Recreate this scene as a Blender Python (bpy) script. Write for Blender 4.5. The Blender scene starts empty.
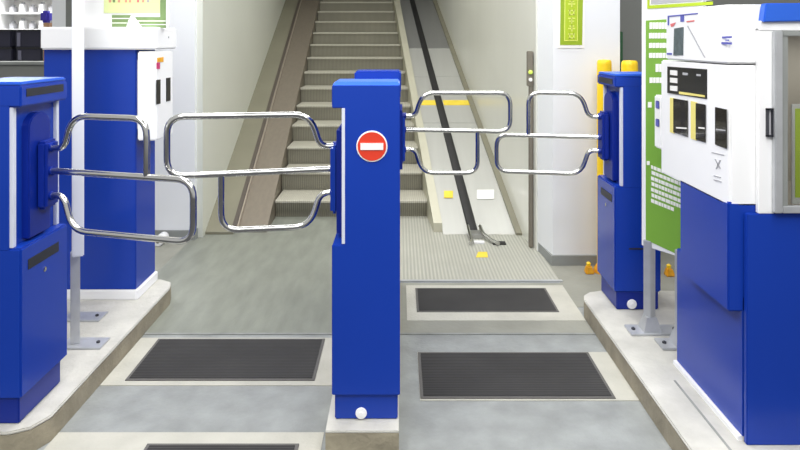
import bpy, bmesh, math, random
from mathutils import Vector, Matrix
random.seed(7)
S = bpy.context.scene
COL = S.collection
F, VX, VY, H = 650.0, 400.0, 40.0, 1.4      # photo calibration: focal length (px), vanishing point, eye height

def ray(x, y):
    return Vector(((x - VX) / F, 1.0, -(y - VY) / F))
def onplane(x, y, p0, n):
    "point of the plane (p0, n) measured in the photograph at (x, y)"
    r = ray(x, y); e = Vector((0, 0, H))
    t = (Vector(p0) - e).dot(n) / r.dot(n)
    return e + r * t

# ------------------------------------------------------------------ materials
def srgb(r, g, b):
    f = lambda c: (c/255/12.92) if c/255 <= .04045 else ((c/255+.055)/1.055)**2.4
    return (f(r), f(g), f(b), 1)
def mat(name, rgb, rough=.5, metal=0, vary=.06, scale=6, bump=0, bscale=80, spec=.5, coat=0, emit=0, stretch=(1,1,1)):
    m = bpy.data.materials.new(name); m.use_nodes = True
    nt = m.node_tree; b = nt.nodes['Principled BSDF']
    c = srgb(*rgb)
    tc = nt.nodes.new('ShaderNodeTexCoord'); mp = nt.nodes.new('ShaderNodeMapping')
    mp.inputs['Scale'].default_value = stretch
    nt.links.new(tc.outputs['Object'], mp.inputs['Vector'])
    n = nt.nodes.new('ShaderNodeTexNoise'); n.inputs['Scale'].default_value = scale; n.inputs['Detail'].default_value = 6
    nt.links.new(mp.outputs[0], n.inputs['Vector'])
    rp = nt.nodes.new('ShaderNodeValToRGB')
    rp.color_ramp.elements[0].position = .3; rp.color_ramp.elements[1].position = .7
    rp.color_ramp.elements[0].color = tuple(max(0, v*(1-vary)) for v in c[:3]) + (1,)
    rp.color_ramp.elements[1].color = tuple(min(1, v*(1+vary)) for v in c[:3]) + (1,)
    nt.links.new(n.outputs['Fac'], rp.inputs[0]); nt.links.new(rp.outputs[0], b.inputs['Base Color'])
    b.inputs['Roughness'].default_value = rough; b.inputs['Metallic'].default_value = metal
    b.inputs['Specular IOR Level'].default_value = spec
    b.inputs['Coat Weight'].default_value = coat
    if emit:
        b.inputs['Emission Color'].default_value = c; b.inputs['Emission Strength'].default_value = emit
    if bump:
        n2 = nt.nodes.new('ShaderNodeTexNoise'); n2.inputs['Scale'].default_value = bscale; n2.inputs['Detail'].default_value = 4
        nt.links.new(mp.outputs[0], n2.inputs['Vector'])
        bp = nt.nodes.new('ShaderNodeBump'); bp.inputs['Strength'].default_value = bump; bp.inputs['Distance'].default_value = .01
        nt.links.new(n2.outputs['Fac'], bp.inputs['Height']); nt.links.new(bp.outputs[0], b.inputs['Normal'])
    return m
def ribbed(name, rgb, rgb2, period, axis='X', rough=.5, metal=0, vary=.1, bump=.5, sharp=.5):
    "fine parallel grooves"
    m = mat(name, rgb, rough, metal, vary, 4)
    nt = m.node_tree; b = nt.nodes['Principled BSDF']; rp = [x for x in nt.nodes if x.type == 'VALTORGB'][0]
    tc = [x for x in nt.nodes if x.type == 'TEX_COORD'][0]
    w = nt.nodes.new('ShaderNodeTexWave'); w.wave_type = 'BANDS'; w.bands_direction = axis
    w.inputs['Scale'].default_value = math.pi*2/period/20; w.inputs['Distortion'].default_value = 0
    nt.links.new(tc.outputs['Object'], w.inputs['Vector'])
    mx = nt.nodes.new('ShaderNodeMix'); mx.data_type = 'RGBA'
    nt.links.new(w.outputs['Fac'], mx.inputs[0]); nt.links.new(rp.outputs[0], mx.inputs[7])
    mx.inputs[6].default_value = srgb(*rgb2)
    nt.links.new(mx.outputs[2], b.inputs['Base Color'])
    bp = nt.nodes.new('ShaderNodeBump'); bp.inputs['Strength'].default_value = bump; bp.inputs['Distance'].default_value = .004
    nt.links.new(w.outputs['Fac'], bp.inputs['Height']); nt.links.new(bp.outputs[0], b.inputs['Normal'])
    return m

M = dict(
 blue   = mat('blue_enamel', (22, 60, 164), .26, 0, .03, 2, spec=.34),
 blue2  = mat('blue_enamel_dark', (8, 38, 136), .38, 0, .04, 3, spec=.4),
 blue3  = mat('blue_enamel_bright_or_lit', (38, 96, 206), .35, 0, .03, 2),  # header band's own blue; on post tops, light from above painted in
 white  = mat('white_enamel', (247, 247, 247), .35, 0, .015, 2, coat=.1),
 trim   = mat('pale_trim', (214, 218, 230), .35, 0, .02, 4),
 chrome = mat('polished_steel', (208, 208, 206), .14, 1, .03, 8),
 steel  = mat('brushed_steel', (186, 186, 184), .36, 1, .08, 5, stretch=(12, 1, 12)),
 gsteel = mat('galvanised_steel', (196, 198, 200), .45, .55, .08, 14),
 black  = mat('black_plastic', (22, 22, 26), .3, 0, .1, 10),
 slot   = mat('slot_dark', (40, 42, 50), .5, 0, .2, 20),
 dark   = mat('dark_glass', (26, 24, 24), .12, 0, .25, 14, coat=.3),
 red    = mat('sign_red', (222, 62, 38), .4, 0, .03),
 signw  = mat('sign_white', (246, 244, 240), .4, 0, .01),
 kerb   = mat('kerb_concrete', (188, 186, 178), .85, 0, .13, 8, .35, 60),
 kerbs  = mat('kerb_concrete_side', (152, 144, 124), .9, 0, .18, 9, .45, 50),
 conc   = mat('pale_concrete', (180, 178, 167), .85, 0, .09, 6, .3, 70),
 floor  = mat('floor_concrete', (140, 143, 141), .6, 0, .17, 8, .25, 60),
 plate  = mat('floor_plate', (128, 131, 121), .42, .0, .14, 5, .1, 40, stretch=(3, .7, 1)),
 dim    = mat('floor_dim', (140, 140, 130), .8, 0, .12, 4, .2, 40),
 seam   = mat('seam', (136, 138, 134), .8, 0, .2, 10),
 land   = ribbed('landing_ribs', (186, 185, 174), (162, 162, 151), .022, 'X', .42, .15, .08, .4),
 mat1   = ribbed('rubber_ribs', (54, 53, 52), (38, 37, 37), .013, 'Y', .85, 0, .3, .4),
 rim    = mat('mat_rim', (92, 90, 87), .7, 0, .1, 12),
 wallL  = mat('wall_left_paint', (210, 212, 202), .3, 0, .03, 1.2, coat=.1),
 wallR  = mat('wall_right_paint', (214, 214, 203), .28, 0, .05, 1.6, coat=.15, stretch=(1, 1.2, .25)),
 pillar = mat('pillar_paint', (234, 236, 238), .45, 0, .02, 1.5),
 basegr = mat('base_grey', (140, 143, 140), .7, 0, .08, 6),
 grey   = mat('grey_wall', (122, 124, 120), .6, 0, .06, 2),
 browngr= mat('brown_grey', (118, 112, 100), .7, 0, .1, 3),
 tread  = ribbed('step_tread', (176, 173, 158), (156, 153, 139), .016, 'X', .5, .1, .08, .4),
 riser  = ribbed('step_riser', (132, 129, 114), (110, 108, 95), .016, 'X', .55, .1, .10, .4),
 deckL  = mat('bronze_deck', (126, 117, 104), .42, .3, .06, 5, stretch=(8, 1, 8)),
 deckLp = mat('olive_deck', (128, 125, 107), .45, .2, .06, 3),
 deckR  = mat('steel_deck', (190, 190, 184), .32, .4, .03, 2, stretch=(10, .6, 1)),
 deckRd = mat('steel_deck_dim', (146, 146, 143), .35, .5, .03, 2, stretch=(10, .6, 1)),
 cream  = mat('cream_skirt', (188, 185, 165), .4, .2, .05, 5),
 rubber = mat('handrail_rubber', (20, 19, 19), .6, 0, .1, 10),
 yellow = mat('yellow_paint', (248, 206, 28), .4, 0, .04, 6),
 tape   = mat('yellow_tape', (226, 200, 60), .6, 0, .1, 10),
 orange = mat('yellow_orange', (232, 168, 38), .5, 0, .15, 20),
 lime   = mat('lime_sign', (176, 200, 40), .4, 0, .03, 4),
 limed  = mat('lime_sign_dark', (150, 176, 34), .4, 0, .03, 4),
 limel  = mat('lime_sign_lettering', (226, 236, 120), .4, 0, .02, 4),
 green  = mat('green_sign', (124, 172, 62), .45, 0, .05, 1.5),
 green2 = mat('green_poster', (124, 150, 96), .5, 0, .2, 9),
 pgreen = mat('pale_green_poster', (226, 236, 170), .5, 0, .04, 9),
 pink   = mat('poster_pink', (222, 160, 130), .5, 0, .1, 9),
 mag    = mat('magenta_mark', (196, 50, 110), .5, 0, .1, 9),
 bmark  = mat('blue_mark', (92, 96, 180), .5, 0, .05, 9),
 rmark  = mat('red_mark', (226, 120, 120), .5, 0, .05, 9),
 gmark  = mat('grey_mark', (176, 176, 180), .5, 0, .05, 9),
 lyel   = mat('pale_yellow', (240, 226, 130), .45, 0, .04, 9),
 lcd    = mat('display_grey', (92, 104, 108), .25, 0, .2, 40),
 navy   = mat('navy_bin', (24, 24, 44), .5, 0, .15, 8),
 binpost= mat('grey_upright', (96, 96, 112), .5, 0, .1, 8),
 purple = mat('blue_cloth', (60, 50, 160), .7, 0, .12, 20),
 brown  = mat('brown_card', (176, 138, 104), .7, 0, .12, 20),
 dgreen = mat('dark_green', (40, 92, 56), .5, 0, .1, 9),
 lampg  = mat('green_lamp', (196, 220, 90), .3, 0, .02, 9, emit=.3),
 raild  = mat('bronze_dark', (84, 76, 68), .45, .2, .08, 8),
 railh  = mat('bronze_highlight', (158, 148, 134), .4, .3, .06, 8),
 limeb  = mat('lime_bright', (224, 250, 84), .5, 0, .03, 4),
 unseen_floor  = mat('unseen_floor_dark', (64, 64, 66), .5, 0, .12, 3),  # dark tone chosen to weaken bounce and reflections, floor itself unseen
 inter  = mat('cabinet_interior', (150, 143, 130), .6, 0, .15, 3),
)
g = bpy.data.materials.new('clear_glass'); g.use_nodes = True
nt = g.node_tree; nt.nodes.remove(nt.nodes['Principled BSDF'])
tb = nt.nodes.new('ShaderNodeBsdfTransparent'); gb = nt.nodes.new('ShaderNodeBsdfGlossy'); mxs = nt.nodes.new('ShaderNodeMixShader'); fr_ = nt.nodes.new('ShaderNodeFresnel')
tb.inputs[0].default_value = (.98,.99,.985,1); gb.inputs['Roughness'].default_value = .03; fr_.inputs[0].default_value = 1.4
nt.links.new(fr_.outputs[0], mxs.inputs[0]); nt.links.new(tb.outputs[0], mxs.inputs[1]); nt.links.new(gb.outputs[0], mxs.inputs[2])
nt.links.new(mxs.outputs[0], nt.nodes['Material Output'].inputs[0])
M['glass'] = g

# ------------------------------------------------------------------ mesh helpers
class MB:
    "collects shapes into one mesh"
    def __init__(s): s.bm = bmesh.new(); s.mats = []
    def _mi(s, m):
        if m not in s.mats: s.mats.append(m)
        return s.mats.index(m)
    def prism(s, pts, ext, m, bevel=0, smooth=False):
        "extrude polygon (3D points) by vector ext"
        bm = bmesh.new(); ext = Vector(ext)
        a = [bm.verts.new(p) for p in pts]; c = [bm.verts.new(Vector(p) + ext) for p in pts]
        bm.faces.new(a); bm.faces.new(c[::-1])
        n = len(a)
        for i in range(n): bm.faces.new((a[i], c[i], c[(i+1) % n], a[(i+1) % n]))
        bmesh.ops.recalc_face_normals(bm, faces=bm.faces[:])
        if bevel:
            bmesh.ops.bevel(bm, geom=bm.edges[:], offset=bevel, segments=2, affect='EDGES', clamp_overlap=True)
        s._merge(bm, m, smooth); return s
    def box(s, x0, x1, y0, y1, z0, z1, m, bevel=0):
        return s.prism([(x0,y0,z0),(x1,y0,z0),(x1,y1,z0),(x0,y1,z0)], (0,0,z1-z0), m, bevel)
    def plan(s, pts, z0, z1, m, bevel=0):
        return s.prism([(p[0], p[1], z0) for p in pts], (0,0,z1-z0), m, bevel)
    def hull8(s, bot, top, m, bevel=0):
        bm = bmesh.new()
        a = [bm.verts.new(p) for p in bot]; c = [bm.verts.new(p) for p in top]; n = len(a)
        bm.faces.new(a); bm.faces.new(c[::-1])
        for i in range(n): bm.faces.new((a[i], c[i], c[(i+1) % n], a[(i+1) % n]))
        bmesh.ops.recalc_face_normals(bm, faces=bm.faces[:])
        if bevel: bmesh.ops.bevel(bm, geom=bm.edges[:], offset=bevel, segments=2, affect='EDGES', clamp_overlap=True)
        s._merge(bm, m, False); return s
    def tube(s, pts, r, m, seg=12, cap=True):
        bm = bmesh.new(); pts = [Vector(p) for p in pts]; rings = []
        d0 = (pts[1]-pts[0]).normalized()
        up = Vector((0,0,1)) if abs(d0.z) < .9 else Vector((1,0,0))
        nrm = d0.cross(up).normalized()
        for i, p in enumerate(pts):
            if i == 0: d = d0
            elif i == len(pts)-1: d = (pts[-1]-pts[-2]).normalized()
            else: d = ((pts[i]-pts[i-1]).normalized() + (pts[i+1]-pts[i]).normalized()).normalized()
            nrm = (nrm - d*nrm.dot(d)).normalized(); bi = d.cross(nrm)
            rings.append([bm.verts.new(p + (nrm*math.cos(2*math.pi*k/seg) + bi*math.sin(2*math.pi*k/seg))*r) for k in range(seg)])
        for A, B in zip(rings, rings[1:]):
            for k in range(seg): bm.faces.new((A[k], A[(k+1) % seg], B[(k+1) % seg], B[k]))
        if cap: bm.faces.new(rings[0][::-1]); bm.faces.new(rings[-1])
        bmesh.ops.recalc_face_normals(bm, faces=bm.faces[:])
        s._merge(bm, m, True); return s
    def lathe(s, prof, o, m, seg=24, axis='Z'):
        "prof: (r, h) pairs"
        bm = bmesh.new(); rings = []
        for r, h in prof:
            ring = []
            for k in range(seg):
                a = 2*math.pi*k/seg; u, v = r*math.cos(a), r*math.sin(a)
                p = {'Z': (u, v, h), 'Y': (u, h, v), 'X': (h, u, v)}[axis]
                ring.append(bm.verts.new(Vector(o) + Vector(p)))
            rings.append(ring)
        for A, B in zip(rings, rings[1:]):
            for k in range(seg): bm.faces.new((A[k], A[(k+1) % seg], B[(k+1) % seg], B[k]))
        bm.faces.new(rings[0][::-1]); bm.faces.new(rings[-1])
        bmesh.ops.recalc_face_normals(bm, faces=bm.faces[:])
        s._merge(bm, m, True); return s
    def _merge(s, bm, m, smooth):
        mi = s._mi(m)
        for f in bm.faces: f.material_index = mi; f.smooth = smooth
        me = bpy.data.meshes.new('t'); bm.to_mesh(me); bm.free(); s.bm.from_mesh(me); bpy.data.meshes.remove(me)
    def build(s, name, parent=None, label=None, origin=None, kind=None):
        me = bpy.data.meshes.new(name); s.bm.to_mesh(me); s.bm.free()
        for m in s.mats: me.materials.append(m)
        o = bpy.data.objects.new(name, me); COL.objects.link(o)
        if origin is not None and parent is None:
            me.transform(Matrix.Translation(-Vector(origin))); o.location = origin
        if parent is not None:
            o.parent = parent; w = Vector((0,0,0)); p = parent
            while p: w += p.location; p = p.parent
            me.transform(Matrix.Translation(-w))       # parents are never rotated
        try: me.set_sharp_from_angle(angle=math.radians(40))
        except Exception: pass
        if label: o['label'] = label
        if kind: o['kind'] = kind
        return o
def thing(name, label, cat, loc, group=None):
    o = bpy.data.objects.new(name, None); COL.objects.link(o); o.location = loc
    o.empty_display_size = .1
    return tag(o, label, cat, group)
def tag(o, label, cat, group=None):
    o['label'] = label; o['category'] = cat
    if group: o['group'] = group
    return o
def marks(mb, polys, p0, n, m, th=.003, lift=0):
    "flat pieces on a plane, measured in the photograph"
    n = Vector(n).normalized()
    if n.dot(Vector(p0) - Vector((0,0,H))) > 0: n = -n
    for P in polys:
        pts = [onplane(x, y, p0, n) + n*lift for x, y in P]
        mb.prism(pts, n*th, m)
    return mb
def R(x0, y0, x1, y1, s=0):
    "pixel rectangle; s = slope of its horizontal edges"
    d = s*(x1-x0)
    return [(x0,y0),(x1,y0+d),(x1,y1+d),(x0,y1)]
def fillet(pts, r, n=6):
    out = [Vector(pts[0])]
    for i in range(1, len(pts)-1):
        a, p, c = Vector(pts[i-1]), Vector(pts[i]), Vector(pts[i+1])
        rr = min(r, (a-p).length*.49, (c-p).length*.49)
        q0 = p + (a-p).normalized()*rr; q1 = p + (c-p).normalized()*rr
        for k in range(n+1):
            t = k/n; out.append(q0*(1-t)**2 + p*2*t*(1-t) + q1*t*t)
    out.append(Vector(pts[-1])); return out

HK = .09   # kerb height
# ================================================================== SETTING
def struct(mb, name): return mb.build(name, kind='structure')
struct(MB().box(-9, 5, 1.9, 14, -.12, 0, M['floor']), 'floor')
struct(MB().box(-9, 5, -3.5, 1.9, -.12, 0, M['unseen_floor']), 'floor_front')  # unseen floor, made dark so the blue fronts reflect less
# floor plates and cast concrete (thin inlays standing just proud of the floor)
struct(MB().box(-1.463, -.02, 3.1, 5.2, 0, .003, M['plate']), 'floor_plate')
struct(MB().box(-.02, .925, 3.1, 3.74, 0, .002, M['dim']), 'floor_strip')
struct(MB().box(-.02, .925, 3.775, 5.2, 0, .006, M['land']).box(-.02, .94, 3.755, 3.775, 0, .009, M['gsteel']), 'landing_plate')
struct(MB().box(.925, 4.9, 3.405, 4.7, 0, .002, M['dim']), 'floor_right')
struct(MB().box(-5, -1.463, 3.56, 4.7, 0, .002, M['dim']), 'floor_left')
struct(MB().box(-1.215, .929, 3.085, 3.1, 0, .004, M['seam']), 'floor_seam')
struct(MB().box(-1.215, -.262, 2.63, 3.05, 0, .003, M['conc']), 'concrete_surround')
struct(MB().box(-1.215, -.27, 1.9, 2.315, 0, .003, M['conc']), 'concrete_surround')
struct(MB().box(.035, .925, 3.235, 3.70, 0, .004, M['conc']), 'concrete_surround')
struct(MB().box(.078, .928, 2.52, 2.91, 0, .003, M['conc']), 'concrete_surround')
# kerbs: pale top, browner sides
def kerb(pts, name):
    mb = MB(); mb.plan(pts, 0, HK-.012, M['kerbs'])
    cx = sum(p[0] for p in pts)/len(pts); cy = sum(p[1] for p in pts)/len(pts)
    mb.plan(pts, HK-.012, HK, M['kerb'], .004)
    return struct(mb, name)
kerb([(-1.217,2.27),(-1.25,2.20),(-1.31,2.17),(-4.2,2.17),(-4.2,3.56),(-1.31,3.56),(-1.24,3.52),(-1.217,3.44)], 'kerb_left')
kerb([(.929,1.92),(.929,3.28),(.945,3.34),(.985,3.38),(1.05,3.40),(4.4,3.40),(4.4,1.92)], 'kerb_right')
struct(MB().box(-.25, -.004, 2.178, 3.78, 0, HK-.008, M['kerbs']).box(-.25, -.004, 2.178, 3.78, HK-.008, HK, M['kerb'], .002), 'kerb_centre')
struct(MB().box(1.052, 1.060, 1.93, 2.5, HK, HK+.0015, M['seam']), 'kerb_joint')

# walls of the escalator shaft follow its slight turn
LX = {'wl': (-1.40,-.05), 'dl': (-1.20,-.05), 'sl': (-.965,-.0417), 'sr': (.2475,-.073), 'dr': (.31,-.07),
      'hr': (.527,-.0775), 'de': (.826,-.079), 'wr': (.87,-.077)}
def LXf(k, d): a, s = LX[k]; return a + s*(d-4.67)
TAN = .425
def inc(d, lift=0): return (d-4.67)*TAN + lift
w0, w1 = 4.6, 12.5
struct(MB().plan([(LXf('wl',w0),w0),(LXf('wl',w1),w1),(LXf('wl',w1)-.15,w1),(LXf('wl',w0)-.15,w0)], 0, 5.2, M['wallL']), 'wall_left')
struct(MB().plan([(LXf('wr',4.3),4.3),(LXf('wr',w1),w1),(LXf('wr',w1)+.15,w1),(LXf('wr',4.3)+.15,4.3)], 0, 5.2, M['wallR']), 'wall_right')
cz0, cz1 = 7.3, w1
struct(MB().hull8([(LXf('wl',cz0),cz0,3.85),(LXf('wr',cz0),cz0,3.85),(LXf('wr',cz1),cz1,5.2),(LXf('wl',cz1),cz1,5.2)], [(LXf('wl',cz0),cz0,3.95),(LXf('wr',cz0),cz0,3.95),(LXf('wr',cz1),cz1,5.3),(LXf('wl',cz1),cz1,5.3)], M['pillar']), 'added_shaft_cover')  # unseen slab added to keep light off the upper steps
struct(MB().box(-2.2, 1.2, w1, w1+.1, 0, 5.2, M['grey']), 'wall_back')
struct(MB().box(-2.05, -1.437, 4.55, 4.9, 0, 3.2, M['pillar']).box(-2.055, -1.43, 4.54, 4.6, 0, .07, M['basegr']), 'pillar_left')
struct(MB().plan([(.95,4.04),(1.367,4.04),(1.367,4.55),(.9,4.55),(.9,4.36)], 0, 3.2, M['pillar'])
       .plan([(.938,4.025),(1.38,4.025),(1.38,4.35),(.905,4.35)], 0, .065, M['basegr']), 'pillar_right')
struct(MB().box(1.36, 4.9, 4.7, 4.8, 0, 3.2, M['grey']), 'wall_grey')
struct(MB().box(-8, -1.6, 7.6, 7.7, 0, 3.2, M['pillar']), 'wall_shop')
struct(MB().box(-3.185, -3.06, 5.95, 6.1, 0, 3.2, M['pillar']).box(-3.06, -3.0, 5.95, 6.1, 0, 3.2, M['grey']), 'pillar_shop')

# ================================================================== ESCALATOR
esc = thing('escalator', 'steep stopped escalator with grooved grey-beige steps rising between two walls', 'escalator', (-.36, 5.11, 0))
def wedge(mb, k0, k1, d0, d1, lift, m, drop=None):
    a0, a1, c0, c1 = LXf(k0,d0), LXf(k0,d1), LXf(k1,d0), LXf(k1,d1)
    z0, z1 = max(.004, inc(d0,lift)), inc(d1,lift)
    lo = (lambda d: 0.0) if drop is None else (lambda d: max(0, inc(d, lift)-drop))
    bot = [(a0,d0,lo(d0)),(c0,d0,lo(d0)),(c1,d1,lo(d1)),(a1,d1,lo(d1))]
    top = [(a0,d0,z0),(c0,d0,z0),(c1,d1,z1),(a1,d1,z1)]
    mb.hull8(bot, top, m); return mb
DE = 12.4
for n in range(1, 21):
    d0 = 5.11 + .355*(n-1); d1 = d0 + .375; zt = .151*n - .012; zb = max(0, zt-.34)
    mb = MB()
    xl = LXf('sl', d0)+.004; xr = LXf('sr', d0)-.004
    # riser: slightly curved face under a rounded nosing; tread above
    prof = [(0,zt-.012),(.006,zt-.003),(.016,zt),(.375,zt),(.375,zb),(.03,zb),(.022,zb+.05),(.014,zt-.08),(.006,zt-.03)]
    pr = [(xl, d0+a, z) for a, z in prof]
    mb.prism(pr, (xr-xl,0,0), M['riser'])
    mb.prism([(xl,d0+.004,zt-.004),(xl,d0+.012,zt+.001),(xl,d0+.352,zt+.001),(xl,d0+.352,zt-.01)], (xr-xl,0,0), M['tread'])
    mb.prism([(xl,d0-.003,zt-.02),(xl,d0-.003,zt-.006),(xl,d0+.01,zt+.0025),(xl,d0+.02,zt+.0025),(xl,d0+.02,zt-.02)], (xr-xl,0,0), M['tread'])
    mb.build('step', esc)
wedge(MB(), 'dl', 'sl', 4.72, DE, .0, M['deckL']).build('deck', esc, 'bronze-grey sloping deck on the left of the steps')
mb = MB(); wedge(mb, 'wl', 'dl', 4.67, DE, .02, M['deckLp']); mb.build('outer_deck', esc, 'olive-grey sloping panel against the left wall')
LX['dl2'] = (-1.215, -.05); LX['dl3'] = (-1.185, -.05)
mb = MB(); wedge(mb, 'dl2', 'dl3', 4.70, DE, .03, M['raild'], .03); LX['dl4'] = (-1.183,-.05); LX['dl5'] = (-1.172,-.05)
wedge(mb, 'dl4', 'dl5', 4.71, DE, .025, M['railh'], .03); mb.build('guide_rail', esc, 'thin dark guide rail on the left deck')  # paler strip is a highlight painted along the rail
LX['sr2'] = (.2475,-.073)
mb = MB(); wedge(mb, 'sr', 'dr', 4.72, DE, .05, M['cream']); mb.build('skirt', esc, 'cream skirt strip beside the steps')
mb = MB()
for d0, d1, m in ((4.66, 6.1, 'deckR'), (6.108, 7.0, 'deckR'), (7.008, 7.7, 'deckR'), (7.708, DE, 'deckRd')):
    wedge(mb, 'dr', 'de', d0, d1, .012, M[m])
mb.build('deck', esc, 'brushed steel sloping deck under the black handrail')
mb = MB(); wedge(mb, 'de', 'wr', 4.64, DE, .035, M['deckLp']); mb.build('wall_strip', esc)
# handrail: rounded black belt
def hr_pt(d, off, lift): return Vector((LXf('hr', d)+off, d, inc(d, lift)))
mb = MB(); bmh = bmesh.new(); prof = [(-.034,.012),(-.035,.022),(-.03,.032),(-.012,.036),(.012,.036),(.03,.032),(.035,.022),(.034,.012)]
A = [bmh.verts.new(hr_pt(4.64, o, l)) for o, l in prof]; B = [bmh.verts.new(hr_pt(DE, o, l)) for o, l in prof]
for i in range(8): bmh.faces.new((A[i], A[(i+1)%8], B[(i+1)%8], B[i]))
bmh.faces.new(A[::-1]); bmh.faces.new(B); bmesh.ops.recalc_face_normals(bmh, faces=bmh.faces[:]); mb._merge(bmh, M['rubber'], True)
mb.build('handrail', esc, 'black rubber handrail belt')
# handrail inlet guard: chrome bracket with two splayed prongs
mb = MB()
hx = LXf('hr', 4.6)
mb.box(hx-.05, hx+.05, 4.56, 4.66, .006, .04, M['steel'], .008)
for s_, dx in ((-1, .02), (1, .035)):
    pts = fillet([(hx+s_*.045, 4.68, .06), (hx+s_*.045, 4.56, .045), (hx+s_*.06+dx, 4.46, .026), (hx+s_*.085+dx*1.4, 4.40, .022)], .05)
    mb.tube(pts, .013, M['chrome'])
mb.box(hx-.025, hx+.045, 4.44, 4.47, .006, .022, M['white'], .003)
mb.box(hx+.1, hx+.19, 4.42, 4.48, .006, .014, M['rubber'])
mb.build('handrail_guard', esc, 'chrome handrail inlet guard with two splayed prongs')
mb = MB(); nI = Vector((0, -TAN, 1)).normalized()
marks(mb, [R(477,190,494,199)], (0,4.67,.016), nI, M['signw'], .003); mb.build('sticker', esc, 'white sticker on the steel deck')
mb = MB(); marks(mb, [R(444,191,453,198)], (0,4.67,.016), nI, M['tape'], .003); mb.build('sticker', esc, 'yellow sticker on the steel deck')
mb = MB(); d0 = 6.42; wedge(mb, 'dr', 'hr', d0, d0+.09, .016, M['tape']); LX['hr2'] = (.57,-.0775); wedge(mb, 'hr2', 'de', d0, d0+.09, .016, M['tape'])
mb.build('tape_band', esc, 'yellow tape band across the steel deck')
tag(marks(MB(), [[(478,252),(487,252),(488,257.5),(476,257.5)]], (0,0,.006), (0,0,1), M['tape'], .002).build('floor_sticker'),
    'small yellow sticker on the ribbed landing plate below the handrail guard', 'sticker')

# ================================================================== FLOOR MATS
def floor_mat(x0, x1, y0, y1, label):
    t = thing('floor_mat', label, 'mat', ((x0+x1)/2, (y0+y1)/2, .003), 'dark ribbed mats set in the floor')
    mb = MB(); w = .012
    mb.box(x0-w,x1+w,y0-w,y0,.003,.007,M['rim']); mb.box(x0-w,x1+w,y1,y1+w,.003,.007,M['rim'])
    mb.box(x0-w,x0,y0,y1,.003,.007,M['rim']); mb.box(x1,x1+w,y0,y1,.003,.007,M['rim']); 
    MB().box(x0,x1,y0,y1,.003,.009,M['mat1']).build('mat_pad', t)
    mb.build('mat_rim', t)
floor_mat(.092,.828,2.542,2.889, 'dark ribbed floor mat in the right lane, nearer the viewer')
floor_mat(.098,.805,3.346,3.64, 'dark ribbed floor mat in the right lane, next to the escalator landing')
floor_mat(-1.115,-.362,2.676,3.02, 'dark ribbed floor mat in the left lane, between left kerb and central post')
floor_mat(-.86,-.36,1.93,2.232, 'dark ribbed floor mat cut off by the bottom edge of the photo')

# ================================================================== GATE POSTS
def bolt_cap(parent, x, y, z, r=.018):
    MB().lathe([(r*.9,0),(r,-.004),(r*.9,-.009),(r*.4,-.010),(r*.35,-.013),(.002,-.013)], (x,y,z), M['white'], 20, 'Y').build('bolt_cap', parent, 'round white bolt cap')
# --- central post
cp = thing('gate_post', 'long blue gate post with round red no-entry sign in the middle of the photo', 'gate post', (-.117, 2.6, HK), 'blue swing-gate posts')
MB().box(-.225,-.008,2.245,3.69,HK,.178,M['blue'],.004).build('kick_base', cp)
MB().box(-.234,0,2.235,3.7,.178,.695,M['blue'],.006).build('lower_body', cp)
MB().plan([(-.196,2.24),(0,2.24),(0,3.2),(-.04,3.2),(-.04,3.62),(0,3.62),(0,3.7),(-.215,3.7),(-.215,2.62),(-.196,2.62)], .69, 1.17, M['blue']).build('upper_body', cp)
front = [(-.234,.18),(0,.18),(0,1.244),(-.234,1.244),(-.234,1.166),(-.199,1.166),(-.199,.695),(-.234,.695)]
MB().prism([(x,2.232,z) for x, z in front], (0,.012,0), M['blue'], .0025).build('front_plate', cp)
MB().box(-.234,0,2.236,2.62,1.166,1.244,M['blue'],.004).box(-.215,0.002,2.6,3.7,1.166,1.20,M['blue'],.006).box(-.172,.004,2.45,2.6,1.2,1.282,M['blue'],.006).hull8([(-.234,2.234,1.242),(0,2.234,1.242),(0,2.42,1.242),(-.234,2.42,1.242)],[(-.226,2.25,1.256),(-.004,2.25,1.256),(-.004,2.41,1.256),(-.226,2.41,1.256)],M['blue3'],.003).build('head', cp)  # brighter blue slab on top has overhead light painted in
MB().box(-.2,-.189,2.2295,2.2335,.70,1.166,M['trim'],.001).build('edge_trim', cp, 'pale vertical edge strip')
hb = MB().box(-.226,-.19,2.30,2.56,.70,1.09,M['blue2'],.012).build('hinge_housing', cp)
MB().box(-.251,-.222,2.33,2.47,.775,1.018,M['blue'],.01).build('hinge_block', hb)
hb = MB().box(-.045,.012,3.24,3.58,.74,1.06,M['blue2'],.012).build('hinge_housing', cp)
MB().box(.005,.026,3.28,3.42,.78,1.008,M['blue'],.008).build('hinge_block', hb)
bolt_cap(cp, -.134, 2.246, .113, .02)
cz = H - (146-40)*2.235/F; cx = (372-400)*2.235/F
sg = MB().lathe([(.0535,0),(.0535,-.004),(.050,-.005),(.002,-.005)], (cx,2.2325,cz), M['signw'], 40, 'Y').build('no_entry_sign', cp, 'round red no-entry sign with white bar')
MB().lathe([(.049,-.005),(.049,-.0065),(.002,-.0065)], (cx,2.2325,cz), M['red'], 40, 'Y').build('red_disc', sg)
MB().box(cx-.039,cx+.039,2.2225,2.2265,cz-.0115,cz+.0115,M['signw']).build('white_bar', sg)

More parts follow.
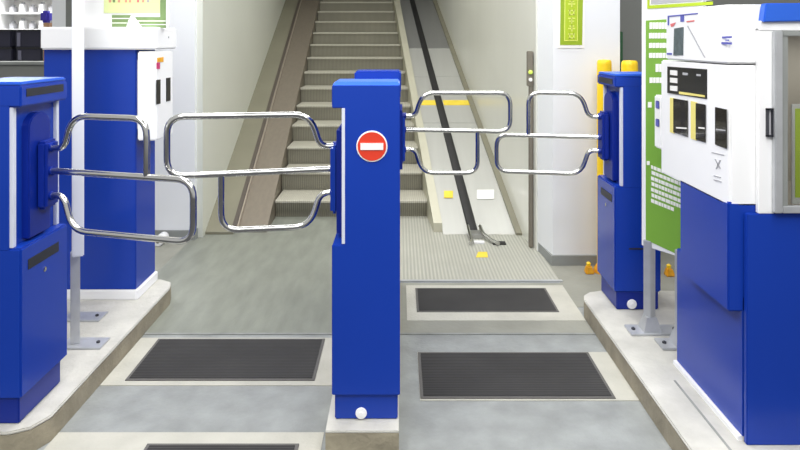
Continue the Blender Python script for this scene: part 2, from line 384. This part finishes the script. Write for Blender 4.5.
# --- short posts left and right
def side_post(xs, sgn, d0, d1, zt, label, w=.225):
    "xs: x of the face that carries the gate; sgn: +1 gate opens to +x"
    t = thing('gate_post', label, 'gate post', (xs - sgn*w/2, (d0+d1)/2, HK), 'blue swing-gate posts')
    X = lambda a: xs - sgn*a         # a = depth into the post
    bx = lambda a0, a1, y0, y1, z0, z1, m, bv=0: MB().box(min(X(a0),X(a1)), max(X(a0),X(a1)), y0, y1, z0, z1, m, bv)
    bx(.012,w-.01,d0+.008,d1-.03,HK,.18,M['blue2'],.004).build('kick_base', t)
    # lower body with a sloping ledge
    bx(0,w,d0,d1,.178,.69,M['blue'],.006).build('lower_body', t)
    bx(.042,w,d0,d1,.685,1.175,M['blue']).build('upper_body', t)
    bx(0,w,d0,d1,1.17,zt-.012,M['blue'],.006).build('head', t)
    bx(.004,w-.004,d0+.004,d1-.004,zt-.014,zt,M['blue3'],.005).build('top_plate', t)  # brighter blue puts the light from above into the colour
    for yy in (d0+.004, d1-.026):
        bx(.030,.048,yy,yy+.02,.69,1.17,M['trim'],.002).build('edge_trim', t, 'pale vertical edge strip')
    # hinge housing with arched top
    pts = []
    y0, y1 = d0+.075, d0+.215; zc = 1.09
    for k in range(9):
        a = math.pi*k/8; pts.append((X(.05), (y0+y1)/2 + (y1-y0)/2*math.cos(a), zc + .05*math.sin(a)))
    pts += [(X(.05), y0, .70), (X(.05), y1, .70)]
    h = MB().prism(pts, (sgn*.035,0,0), M['blue2'], .004).build('hinge_housing', t)
    bx(-.02,.02,y0+.045,y1-.005,.79,1.035,M['blue2'],.01).build('hinge_block', h)
    n = (sgn,0,0)
    MB().box(*sorted((X(-.002),X(.01))), d0+.03, d1-.035, zt-.052, zt-.025, M['slot']).build('card_slot', t, 'dark card slot in the head')
    lz0, lz1 = .60, .64
    MB().box(*sorted((X(-.002),X(.01))), d0+.04, d1-.07, lz0+.005, lz1, M['slot']).build('return_slot', t, 'dark slot below the ledge')
    MB().lathe([(.009,0),(.009,sgn*.003),(.003,sgn*.004)], (X(0), (d0+d1)/2-.01, .57), M['chrome'], 14, 'X').build('key_lock', t)
    return t
lp = side_post(-1.288, 1, 2.21, 2.52, 1.257, 'short blue gate post standing on the left kerb at the left photo edge')
rp = side_post(1.04, -1, 3.15, 3.43, 1.234, 'blue gate post on the right kerb in front of the yellow bollards')
bolt_cap(rp, 1.125, 3.158, .118, .024)
MB().box(1.11,1.18,3.147,3.152,.385,.392,M['slot']).build('name_plate', rp)

# --- gate arms (bent chrome tube)
def arm(parent, hx, hy, tx, ty, L, Lu, full, zb=.925, r=.0118):
    d = Vector((tx-hx, ty-hy, 0)).normalized()
    P = lambda u, z: Vector((hx, hy, z)) + d*u
    zt, zl = 1.127, .715
    zu, zd = 1.01, .835
    def path(p, rr): return fillet([P(*q) for q in p], rr)
    gb = .0
    up_s = [(-.02,zu),(.050,zu-.004),(.088,zt)]
    lo_s = [(-.02,zd),(.050,zd+.004),(.088,zl)]
    if full == 'upper':
        big = up_s + [(L,zt),(L,zb-.01),(-.02,zb)]; small = lo_s + [(Lu,zl),(Lu,zb-.004)]
    else:
        big = lo_s + [(L,zl),(L,zb),(-.02,zb)]; small = up_s + [(Lu,zt),(Lu,zb+.004)]
    a = MB().tube(path(big, .062), r, M['chrome']).build('gate_arm', parent, 'bent chrome tube gate arm')
    MB().tube(path(small, .062), r*.96, M['chrome']).build('short_loop', a)
    for z in (zu, zb, zd):
        MB().tube([P(-.022,z), P(.004,z)], r*1.35, M['blue2']).build('hinge_collar', a)
arm(cp, -.243, 2.40, -.83, 2.31, .592, .405, 'upper')
arm(cp, .028, 3.35, .6, 3.35, .54, .372, 'upper', .938)
arm(lp, -1.262, 2.36, -.70, 2.20, .585, .40, 'lower')
arm(rp, 1.012, 3.31, .50, 3.40, .515, .352, 'lower', .905)

# ================================================================== LEFT MACHINE
lm = thing('fare_machine', 'blue and white fare machine on the left kerb with a plain blue front', 'machine', (-1.57, 3.4, HK))
MB().plan([(-1.815,3.275),(-1.331,3.275),(-1.322,3.29),(-1.322,3.55),(-1.815,3.55)], HK, .139, M['white'], .003).build('white_plinth', lm)
MB().box(-1.80,-1.333,3.283,3.54,.139,1.362,M['blue'],.004).build('body', lm)
sm = MB().box(-1.318,-1.221,3.262,3.496,.895,1.343,M['white'],.006).build('slot_unit', lm, 'white side unit with two dark slots')
MB().box(-1.36,-1.31,3.30,3.48,.95,1.30,M['white']).build('unit_bracket', sm)
px = (-1.221,3.5,1); nx = (1,0,0)
mb = MB(); marks(mb, [[(156.2,80),(160,79.5),(160,103.5),(156.2,104.5)]], px, nx, M['black'], .003); mb.build('slot', sm)
mb = MB(); marks(mb, [[(166,78),(170,77.5),(170,100.5),(166,101.5)]], px, nx, M['black'], .003); mb.build('slot', sm)
mb = MB(); marks(mb, [[(157,58),(163,57),(163,62),(157,62)]], px, nx, M['orange'], .003); marks(mb, [[(156.5,62.5),(159.5,62.5),(159.5,69),(156.5,69)]], px, nx, M['mag'], .003); mb.build('sticker', sm, 'small red and yellow sticker')
MB().box(-1.80,-1.218,3.25,3.55,1.352,1.4655,M['white'],.008).build('top_cap', lm, 'white top cap')
MB().lathe([(.006,0),(.006,.003),(.002,.004)], (-1.219,3.42,1.415), M['gsteel'], 12, 'X').build('screw', lm)
db = thing('display_board', 'white display board with green poster standing on the left fare machine', 'board', (-1.45, 3.34, 1.4655))
MB().box(-1.63,-1.189,3.33,3.36,1.4655,2.2,M['white'],.003).build('board_panel', db)
p0 = (0,3.329,1.6); nf = (0,-1,0)
ps = MB(); marks(ps, [R(104,-40,160,13)], p0, nf, M['pgreen'], .002); marks(ps, [R(160.3,-40,166,17)], p0, nf, M['green2'], .002)
marks(ps, [[(112,15),(131,15),(128,21),(126,28),(112,28)], [(135,17),(166,17),(166,28),(143,28),(140,24)]], p0, nf, M['green2'], .002)
ps = ps.build('poster', db, 'pale green poster over green striped picture')
mb = MB()
for k, c in ((109,'pink'),(113,'green2'),(118,'pink'),(125,'pink'),(129,'pink'),(137,'rmark'),(142,'pink'),(147,'gmark')):
    marks(mb, [R(k,-12,k+2.4,2.5)], p0, nf, M[c], .003)
mb.build('poster_figures', ps)
mb = MB(); marks(mb, [R(112,18,130,19), R(112,22.5,127,23.5), R(137,20.5,166,21.5), R(141,24.2,166,25)], p0, nf, M['signw'], .003); mb.build('poster_lines', ps)

# edge-on sign stand on the left kerb
ls = thing('sign_stand', 'white sign stand seen edge-on beside the left gate post', 'sign', (-1.45, 2.9, HK), 'free-standing signs on grey legs')
dl = Vector((-.485,1,0)).normalized(); nl = Vector((dl.y,-dl.x,0))
def slab(mb, c0, u, n, u0, u1, t, z0, z1, m, bv=0):
    c0 = Vector((c0[0],c0[1],0)); a = [c0+u*u0-n*t, c0+u*u1-n*t, c0+u*u1+n*t, c0+u*u0+n*t]
    return mb.plan([(p.x,p.y) for p in a], z0, z1, m, bv)
slab(MB(), (-1.372,2.77), dl, nl, -.04, .40, .023, .487, 2.0, M['pillar'], .004).build('sign_panel', ls)
for u in (.02, .32):
    lg = slab(MB(), (-1.390,2.78), dl, nl, u-.018, u+.018, .018, HK+.006, .49, M['gsteel'], .003).build('leg', ls)
    q = Vector((-1.390,2.78,0))+dl*u
    MB().plan([(q.x-.05,q.y-.05),(q.x+.13,q.y-.05),(q.x+.13,q.y+.05),(q.x-.05,q.y+.05)], HK, HK+.008, M['gsteel'], .002).lathe([(.008,0),(.008,.006),(.003,.009)], (q.x+.1,q.y,HK+.008), M['slot'], 10).build('base_plate', lg)

# ================================================================== RIGHT SIGN
rs = thing('sign_stand', 'green notice sign with white lettering on grey legs on the right kerb', 'sign', (1.14, 2.85, HK), 'free-standing signs on grey legs')
S0 = Vector((1.094,2.95,0)); dr_ = Vector((.166,-.26,0)).normalized(); nr = Vector((-dr_.y*-1, dr_.x*-1, 0)); nr = Vector((dr_.y, -dr_.x, 0))
if nr.x > 0: nr = -nr
pan = slab(MB(), S0-nr*.012, dr_, nr, 0, .305, .010, .468, 2.1, M['white'], .003).build('sign_panel', rs, 'white-bordered sign panel')
gr = MB(); marks(gr, [[(646,20.5),(712,16.5),(712,270),(679,255),(646,239.5)]], S0, nr, M['green'], .002); gr.build('green_field', pan, 'green notice field')
mb = MB(); marks(mb, [[(647.5,-60),(649.5,-60),(649.5,5.5),(713,1.5),(713,4.8),(647.5,8.8)]], S0, nr, M['lime'], .002); 
marks(mb, [[(651,-60),(712,-60),(712,.3),(651,4)]], S0, nr, M['gmark'], .001); mb.build('upper_notice', pan, 'upper notice with lime border')
mb = MB()
for y0, y1, xa in ((22.5,29,650),(33,38.5,649.5),(43,48,649.5),(53,58,649.5),(64,72,656),(77.5,83,650)):
    x = xa
    while x < 676:
        w = random.uniform(2.0, 3.6); marks(mb, [R(x, y0, x+w, y1, -.06)], S0, nr, M['signw'], .0015, .002); x += w + .5
    mb.build('text_line', pan); mb = MB()
for bp_ in (R(648.3,102,652,107.5), R(647.2,161,650,165)): marks(MB(), [bp_], S0, nr, M['signw'], .0015, .002).build('bullet_dot', pan)
for i in range(7):
    mb = MB(); x0 = 651.5 + (i % 2)*.5; y0 = 165 + i*5.6
    x = x0
    while x < (681 if i != 6 else 673):
        w = random.uniform(1.8, 4.2); s_ = .42 + .03*i*0
        y = y0 + (x-x0)*.40
        marks(mb, [[(x,y),(x+w,y+w*.4),(x+w,y+w*.4+3.5),(x,y+3.5)]], S0, nr, M['signw'], .0015, .002); x += w + .6
    mb.build('text_line', pan)
for u, xb in ((.02,0),(.178,0)):
    q = S0 + dr_*u - nr*.012
    lg = slab(MB(), q, dr_, nr, -.005, .035, .018, HK+.01, .50, M['gsteel'], .003).build('leg', rs)
    c = q + dr_*.018
    bmf = MB(); a = [(c.x-.04,c.y-.04,HK+.008),(c.x+.04,c.y-.04,HK+.008),(c.x+.04,c.y+.04,HK+.008),(c.x-.04,c.y+.04,HK+.008)]
    t_ = [(c.x-.022,c.y-.022,HK+.07),(c.x+.022,c.y-.022,HK+.07),(c.x+.022,c.y+.022,HK+.07),(c.x-.022,c.y+.022,HK+.07)]
    bmf.hull8(a, t_, M['gsteel'])
    bmf.plan([(c.x-.1,c.y-.05),(c.x+.14,c.y-.05),(c.x+.14,c.y+.05),(c.x-.1,c.y+.05)], HK, HK+.009, M['gsteel'], .002)
    for e in (-.075,.11): bmf.lathe([(.009,0),(.009,.006),(.003,.01)], (c.x+e,c.y,HK+.009), M['slot'], 10)
    bmf.build('base_plate', lg)

# ================================================================== RIGHT FARE MACHINE (A)
fm = thing('fare_machine', 'white and blue fare machine with black display and yellow-edged windows', 'machine', (1.14, 2.4, HK))
MB().box(1.105,1.19,2.125,2.63,HK,HK+.016,M['white']).build('white_plinth', fm)
MB().box(1.117,1.192,2.121,2.623,HK+.016,.56,M['blue'],.002).build('lower_body', fm)
MB().box(1.07,1.192,2.121,2.484,.513,.87,M['blue'],.005).build('mid_body', fm)
hd = MB().plan([(1.07,2.145),(1.08,2.127),(1.10,2.121),(1.192,2.121),(1.192,2.665),(1.07,2.665)], .856, 1.318, M['white'], .005).build('front_case', fm, 'white case with display and coin windows')
up = MB().plan([(1.064,2.15),(1.074,2.127),(1.10,2.1205),(1.192,2.1205),(1.192,2.60),(1.064,2.60)], 1.3225, 1.516, M['white'], .005).build('upper_case', fm, 'white upper case with small grey screen')
PA = (1.07,2.4,1); PU = (1.064,2.4,1); NA = (-1,0,0)
mb = MB(); marks(mb, [[(668.2,66.5),(707.2,69.2),(707.2,98.8),(668.2,92.8)]], PA, NA, M['black'], .004); dp = mb.build('display', hd, 'black display panel')
mb = MB()
for y in (70,77.6,85.6): marks(mb, [[(671.5,y),(678.5,y+.6),(678.5,y+5.6),(671.5,y+4.8)]], PA, NA, M['signw'], .002, .004)
mb.build('display_key', dp, 'white key on the display')
mb = MB(); marks(mb, [[(684,72.5),(689,72.9),(689,75.4),(684,75)],[(698,74),(702,74.3),(702,76.3),(698,76)]], PA, NA, M['gmark'], .002, .004); marks(mb, [[(680.5,91.5),(706,95.3),(706,97.2),(680.5,94)]], PA, NA, M['lyel'], .002, .004); mb.build('display_print', dp)
for fr, wi in (([(670.6,97.6),(674.8,98.3),(674.8,133.5),(670.6,132)], [(674.5,98.3),(688.5,100.6),(688.5,136.8),(674.5,132.2)]),
               ([(691.5,101),(697.3,102.3),(697.3,140.5),(691.5,138.5)], [(697,103),(706.5,104.5),(706.5,142.5),(697,139.5)])):
    mb = MB(); marks(mb, [fr], PA, NA, M['lyel'], .003); w_ = mb.build('window_frame', hd, 'pale yellow window edge')
    mb = MB(); marks(mb, [wi], PA, NA, M['dark'], .002, .003); marks(mb, [[(wi[0][0]+3,127),(wi[1][0]-.3,127.6),(wi[1][0]-.3,129),(wi[0][0]+3,128.4)]], PA, NA, M['signw'], .001, .005); mb.build('window', w_, 'dark coin window')
mb = MB(); marks(mb, [[(715.8,107),(726.8,109.3),(726.8,148.6),(715.8,144.5)]], PA, NA, M['dark'], .003); marks(mb, [[(717,128.8),(726.4,130),(726.4,131),(717,129.8)]], PA, NA, M['gmark'], .001, .003); mb.build('ticket_slot', hd, 'dark ticket slot')
mb = MB(); marks(mb, [[(712,152),(724,154.6),(724,155.4),(712,152.8)], [(715,159),(716.2,159),(721,168.5),(719.6,168.5)], [(720,160),(721.2,160.3),(717.2,169),(716,168.7)], [(714,175),(721,177),(721,178),(714,176)], [(714,179),(722,181.4),(722,182.4),(714,180)]], PA, NA, M['gmark'], .002); mb.build('printed_mark', hd)
mb = MB(); marks(mb, [[(674.8,28.5),(683.8,27),(683.3,55),(674,55.4)]], PU, NA, M['lcd'], .003); mb.build('screen', up, 'small grey screen')
for q_ in ([[(668,15.8),(698,12.8),(698,14),(669.3,17),(669.3,25.5),(668,25)], [(680.8,15.5),(684.2,15.2),(684.2,21.6),(680.8,21.8)], [(667.2,52.8),(672,53),(672,54.8),(667.2,54.6)],
     [(722.5,36.5),(732,36),(732,38),(722.5,38.4)], [(722,42),(732,42.3),(732,44.6),(722,44.2)], [(726,39.5),(729,39.5),(729,41),(726,41)]]): marks(MB(), [q_], PU, NA, M['bmark'], .002).build('blue_print', up)
for q_ in ([[(670.5,24),(676,22.5),(674,26),(671.5,27)], [(687,21),(694.5,20),(694.5,21.6),(687,22.4)]]): marks(MB(), [q_], PU, NA, M['rmark'], .002).build('red_print', up)
mb = MB(); marks(mb, [[(687.6,26),(688.6,25.6),(705.6,57),(704.6,57.4)]], PU, NA, M['gmark'], .002); mb.build('panel_line', up)
bb = MB().box(1.070,1.12,2.667,2.735,.95,1.17,M['white'],.005).build('button_box', fm, 'narrow white button box')
for z in (1.15, 1.075): MB().box(1.066,1.072,2.68,2.715,z-.035,z-.002,M['bmark'],.003).build('button', bb)

# ================================================================== GLASS CABINET (B)
gc = thing('glass_cabinet', 'blue and white cabinet with framed glass door at the right edge of the photo', 'cabinet', (1.6, 2.3, HK))
MB().box(1.12,2.0,2.10,2.119,HK,.838,M['blue'],.003).box(1.196,2.0,2.115,2.6,HK,.838,M['blue']).build('lower_body', gc)
MB().box(1.158,1.212,2.10,2.119,.838,1.44,M['white'],.003).build('jamb', gc)
MB().box(1.158,2.0,2.098,2.119,1.43,1.462,M['white'],.002).build('lintel', gc)
MB().hull8([(1.166,2.085,1.458),(2.0,2.085,1.470),(2.0,2.119,1.470),(1.166,2.119,1.458)], [(1.175,2.085,1.518),(2.0,2.085,1.524),(2.0,2.119,1.524),(1.175,2.119,1.518)], M['blue3'], .003).build('header_band', gc, 'bright blue band along the top')
MB().box(1.196,2.0,2.12,2.6,1.44,1.50,M['white'],.004).build('top_case', gc)
MB().box(1.25,1.95,2.12,2.57,.838,.843,M['inter']).box(1.25,1.98,2.57,2.6,.838,1.44,M['inter']).box(1.196,1.25,2.12,2.6,.838,1.44,M['inter']).box(1.95,2.0,2.12,2.6,.838,1.44,M['inter']).build('interior_lining', gc)
dr = MB(); dr.box(1.200,1.225,2.078,2.10,.845,1.43,M['gsteel'],.003).box(1.225,1.243,2.083,2.10,.866,1.412,M['basegr']).box(1.225,1.98,2.08,2.10,.845,.868,M['gsteel'],.002).box(1.225,1.98,2.08,2.10,1.412,1.43,M['basegr'],.002).box(1.96,1.98,2.08,2.10,.845,1.43,M['gsteel'])
dr = dr.build('door', gc, 'grey metal framed glass door')
MB().box(1.242,1.965,2.090,2.094,.862,1.418,M['glass']).build('glass_pane', dr)
MB().box(1.181,1.185,2.088,2.10,1.09,1.18,M['slot']).box(1.197,1.2,2.088,2.10,1.09,1.18,M['slot']).box(1.181,1.2,2.088,2.10,1.174,1.18,M['slot']).box(1.181,1.2,2.088,2.10,1.088,1.094,M['slot']).box(1.186,1.196,2.095,2.10,1.095,1.174,M['gmark']).build('door_handle', dr, 'dark frame-shaped latch handle')
tag(MB().box(1.27,1.56,2.106,2.112,.868,1.192,M['signw'],.001).box(1.28,1.55,2.104,2.107,.89,1.178,M['limeb']).box(1.295,1.35,2.102,2.105,.95,1.05,M['signw']).build('poster'),
    'lime green poster with white border behind the cabinet glass', 'poster')

# ================================================================== PILLAR SIGN, WALL CONDUIT, BOLLARDS
vs = thing('wall_sign', 'yellow-green vertical sign with pale lettering on the white pillar', 'sign', (1.06, 4.03, 1.36))
PV = (0,4.036,1.5); NV = (0,-1,0)
mb = MB(); marks(mb, [[(556.5,-60),(585,-60),(584.2,48),(557.5,48)]], (0,4.039,1.5), NV, M['signw'], .004); mb.build('sign_backing', vs)
mb = MB(); marks(mb, [[(561,-60),(584,-60),(582,45),(560,45)]], PV, NV, M['limed'], .003); marks(mb, [[(565,-60),(578.5,-60),(577.5,41),(564,41)]], PV, NV, M['limel'], .001, .003); marks(mb, [[(565.8,-60),(577.7,-60),(576.8,40.2),(564.8,40.2)]], PV, NV, M['lime'], .001, .0035); mb.build('sign_face', vs)
for i, yc in enumerate((36, 28.5, 20.5, 12.5, 4, -4)):    # blurred characters as crossed strokes
    x0 = 568; 
    st = [[R(x0,yc-2.6,x0+7,yc-1.4), R(x0+.5,yc+1.4,x0+6.5,yc+2.6), R(x0+1,yc-2.6,x0+2.2,yc+2.6), R(x0+5,yc-2.6,x0+6.2,yc+2.6)],
          [R(x0,yc-.6,x0+7,yc+.6), R(x0+3,yc-3,x0+4.2,yc+3), R(x0+1,yc-3,x0+6,yc-1.9)],
          [R(x0,yc-2.8,x0+7,yc-1.6), R(x0+1,yc+.2,x0+6,yc+1.2), R(x0+3,yc-2.8,x0+4,yc+3.2)]][i % 3]
    marks(MB(), st, PV, NV, M['limel'], .001, .0045).build('character', vs)

wx = .893; wy = 4.366
cd = thing('wall_conduit', 'thin dark conduit with switch box running up the right wall', 'conduit', (wx-.02, wy, 0))
MB().box(wx-.028,wx-.002,wy-.017,wy+.017,.01,1.10,M['browngr'],.004).build('conduit_pipe', cd)
sb = MB().box(wx-.04,wx-.002,wy-.022,wy+.022,1.09,1.325,M['browngr'],.004).build('switch_box', cd, 'grey switch box')
MB().lathe([(.014,0),(.014,-.012),(.002,-.016)], (wx-.022,wy-.022,1.185), M['lampg'], 14, 'Y').build('indicator_lamp', sb, 'yellow-green lamp')
MB().lathe([(.012,0),(.012,-.012),(.002,-.014)], (wx-.022,wy-.022,1.135), M['signw'], 14, 'Y').build('indicator_lamp', sb, 'white lamp')

def bollard(x, y, r, zt, label):
    t = thing('bollard', label, 'bollard', (x, y, 0), 'yellow bollards behind the right gate post')
    MB().lathe([(r,.02),(r,zt-.03),(r*.96,zt-.012),(r*.82,zt-.003),(.003,zt)], (x,y,0), M['yellow'], 28).build('shaft', t)
    MB().lathe([(r*1.45,0),(r*1.45,.02),(r*1.1,.045),(r,.05)], (x,y,0), M['orange'], 24).build('base_flange', t)
bollard(1.232, 3.92, .043, 1.283, 'yellow bollard in front of the white pillar, left of the pair')
bollard(1.395, 3.95, .049, 1.277, 'yellow bollard against the grey wall, right of the pair')
def marker(x, y, label):
    mb = MB(); mb.hull8([(x-.03,y-.03,.002),(x+.03,y-.025,.002),(x+.035,y+.03,.002),(x-.025,y+.03,.002)], [(x-.018,y-.02,.05),(x+.012,y-.02,.045),(x+.015,y+.02,.045),(x-.015,y+.02,.05)], M['orange'], .006)
    mb.lathe([(.012,.045),(.014,.062),(.004,.07)], (x-.004,y,0), M['yellow'], 10)
    tag(mb.build('floor_marker', origin=(x,y,.002)), label, 'marker')
marker(1.135, 3.90, 'small yellow lump on the floor left of the right gate post')
marker(1.60, 3.86, 'small yellow lump on the floor seen between the sign legs')
tag(MB().box(1.565,1.585,4.62,4.68,0,1.46,M['dgreen'],.004).build('green_strip', origin=(1.575,4.65,0)), 'thin dark green upright strip before the grey wall', 'strip')
# white roll lying by the left pillar
mb = MB().lathe([(.012,-.0),(.03,0),(.034,.006),(.034,.12),(.03,.13),(.002,.13)], (-1.64,4.4,.034), M['white'], 20, 'Y').lathe([(.011,-.002),(.011,.004)], (-1.64,4.4,.034), M['slot'], 12, 'Y')
tag(mb.build('white_roll', origin=(-1.64,4.45,.002)), 'small white roll on the floor behind the left fare machine', 'roll')

# ================================================================== SHOP CORNER, FAR LEFT
ct = thing('shop_counter', 'long grey counter in the shop at the far left', 'counter', (-4.5, 6.2, 0))
MB().box(-6,-3.25,6.0,6.9,0,1.17,M['grey'],.01).build('counter_body', ct)
MB().box(-6,-3.24,5.97,6.92,1.17,1.20,M['basegr'],.006).build('counter_top', ct)
def bin_(x0, x1, z0, z1, y, label):
    t = thing('storage_bin', label, 'bin', ((x0+x1)/2, y+.1, z0), 'dark navy bins on the shop counter')
    MB().box(x0,x1,y,y+.25,z0,z1-.012,M['navy'],.008).build('bin_body', t)
    MB().box(x0-.003,x1+.003,y-.006,y+.256,z1-.016,z1,M['black'],.003).build('bin_rim', t)
    MB().box(x0+.02,x0+.05,y-.006,y,z0+.01,z1-.03,M['binpost']).build('bin_rib', t)
bin_(-3.95,-3.70, 1.20,1.33, 6.2, 'dark navy bin on the counter, lower left of four')
bin_(-3.66,-3.42, 1.20,1.33, 6.2, 'dark navy bin on the counter, lower right of four')
bin_(-3.96,-3.71, 1.33,1.50, 6.2, 'dark navy bin stacked on top, upper left of four')
bin_(-3.67,-3.41, 1.33,1.50, 6.2, 'dark navy bin stacked on top, upper right of four')
sh = thing('shelf_rack', 'white shelf rack with small goods behind the dark bins', 'shelf', (-4.6, 7.2, 0))
MB().box(-5.5,-3.6,7.3,7.33,0,2.4,M['signw']).build('back_panel', sh)
for z in (1.50, 1.68, 1.86, 2.04):
    MB().box(-5.5,-3.6,7.05,7.32,z,z+.02,M['white'],.003).build('shelf_board', sh)
for x in (-4.35, -3.62): MB().box(x,x+.02,7.04,7.32,0,2.4,M['white']).build('shelf_upright', sh)
k = 0
for z in (1.522, 1.702, 1.882):
    for i in range(6):
        x = -4.27 + i*.107; k += 1
        tag(MB().box(x,x+.05,7.1,7.18,z,z+.06+.03*(i % 2),M[('white','gmark','slot','binpost','white','lcd')[(i*2+k) % 6]],.004)
            .box(x+.012,x+.038,7.12,7.16,z+.06+.03*(i % 2),z+.085+.03*(i % 2),M['gmark'],.003).build('bottle', origin=(x,7.14,z)),
            'small pale bottle on the white shop shelf', 'bottle', 'small bottles on the shop shelf')
tag(MB().box(-3.285,-3.235,5.98,6.06,1.2,1.56,M['brown'],.006).build('carton', origin=(-3.275,6.02,1.2)), 'small brown carton behind the left fare machine', 'carton')
tag(MB().box(-3.315,-3.235,5.975,6.065,1.56,1.67,M['purple'],.02).build('blue_bag', origin=(-3.275,6.02,1.56)), 'violet-blue bag sitting on the brown carton', 'bag')

# ================================================================== CAMERA, LIGHT
cam = bpy.data.cameras.new('camera'); co = bpy.data.objects.new('camera', cam); COL.objects.link(co)
co.location = (0,0,H); co.rotation_euler = (math.pi/2,0,0)
cam.sensor_width = 36; cam.lens = 36*F/800; cam.shift_x = 0; cam.shift_y = -(225-VY)/800
cam.clip_start = .05
S.camera = co
w = bpy.data.worlds.new('world'); S.world = w; w.use_nodes = True
nt = w.node_tree; bg = nt.nodes['Background']
tc = nt.nodes.new('ShaderNodeTexCoord'); sp = nt.nodes.new('ShaderNodeSeparateXYZ'); rp = nt.nodes.new('ShaderNodeValToRGB')
nt.links.new(tc.outputs['Generated'], sp.inputs[0])
mr = nt.nodes.new('ShaderNodeMapRange'); mr.inputs[1].default_value = -1; mr.inputs[2].default_value = 1
nt.links.new(sp.outputs[2], mr.inputs[0]); nt.links.new(mr.outputs[0], rp.inputs[0])
e = rp.color_ramp.elements; e[0].position = .40; e[0].color = (.06,.06,.06,1); e[1].position = .50; e[1].color = (1,1,.99,1)
nt.links.new(rp.outputs[0], bg.inputs[0]); bg.inputs[1].default_value = .62
def area(name, loc, sx, sy, power, col=(1,1,1), rot=(0,0,0)):
    l = bpy.data.lights.new(name, 'AREA'); l.shape = 'RECTANGLE'; l.size = sx; l.size_y = sy; l.energy = power; l.color = col
    o = bpy.data.objects.new(name, l); COL.objects.link(o); o.location = loc; o.rotation_euler = rot; return o
area('ceiling_or_fill_light', (-1.2, 1.6, 3.1), .5, 3.2, 66)
area('ceiling_or_fill_light', (1.1, 1.6, 3.1), .5, 3.2, 66)
area('ceiling_or_fill_light', (0, .5, 2.5), 1.8, .4, 30, rot=(math.radians(35),0,0))  # added front fill that brightens the post heads, no real fitting
area('ceiling_or_fill_light', (0, 3.9, 3.2), 3.0, .5, 60)
area('ceiling_or_fill_light', (-.3, 6.2, 4.3), .9, 1.6, 62)
area('cabinet_fill', (1.6, 2.35, 1.425), .5, .1, 1.6)  # added fill to brighten the cabinet interior, no fitting known there
area('ceiling_or_fill_light', (-.5, 9.9, 4.6), .7, .6, 30)
area('ceiling_or_fill_light', (-4.4, 6.3, 3.1), 2.0, .8, 110)
S.view_settings.view_transform = 'Standard'
S.view_settings.look = 'None'
S.view_settings.exposure = 0
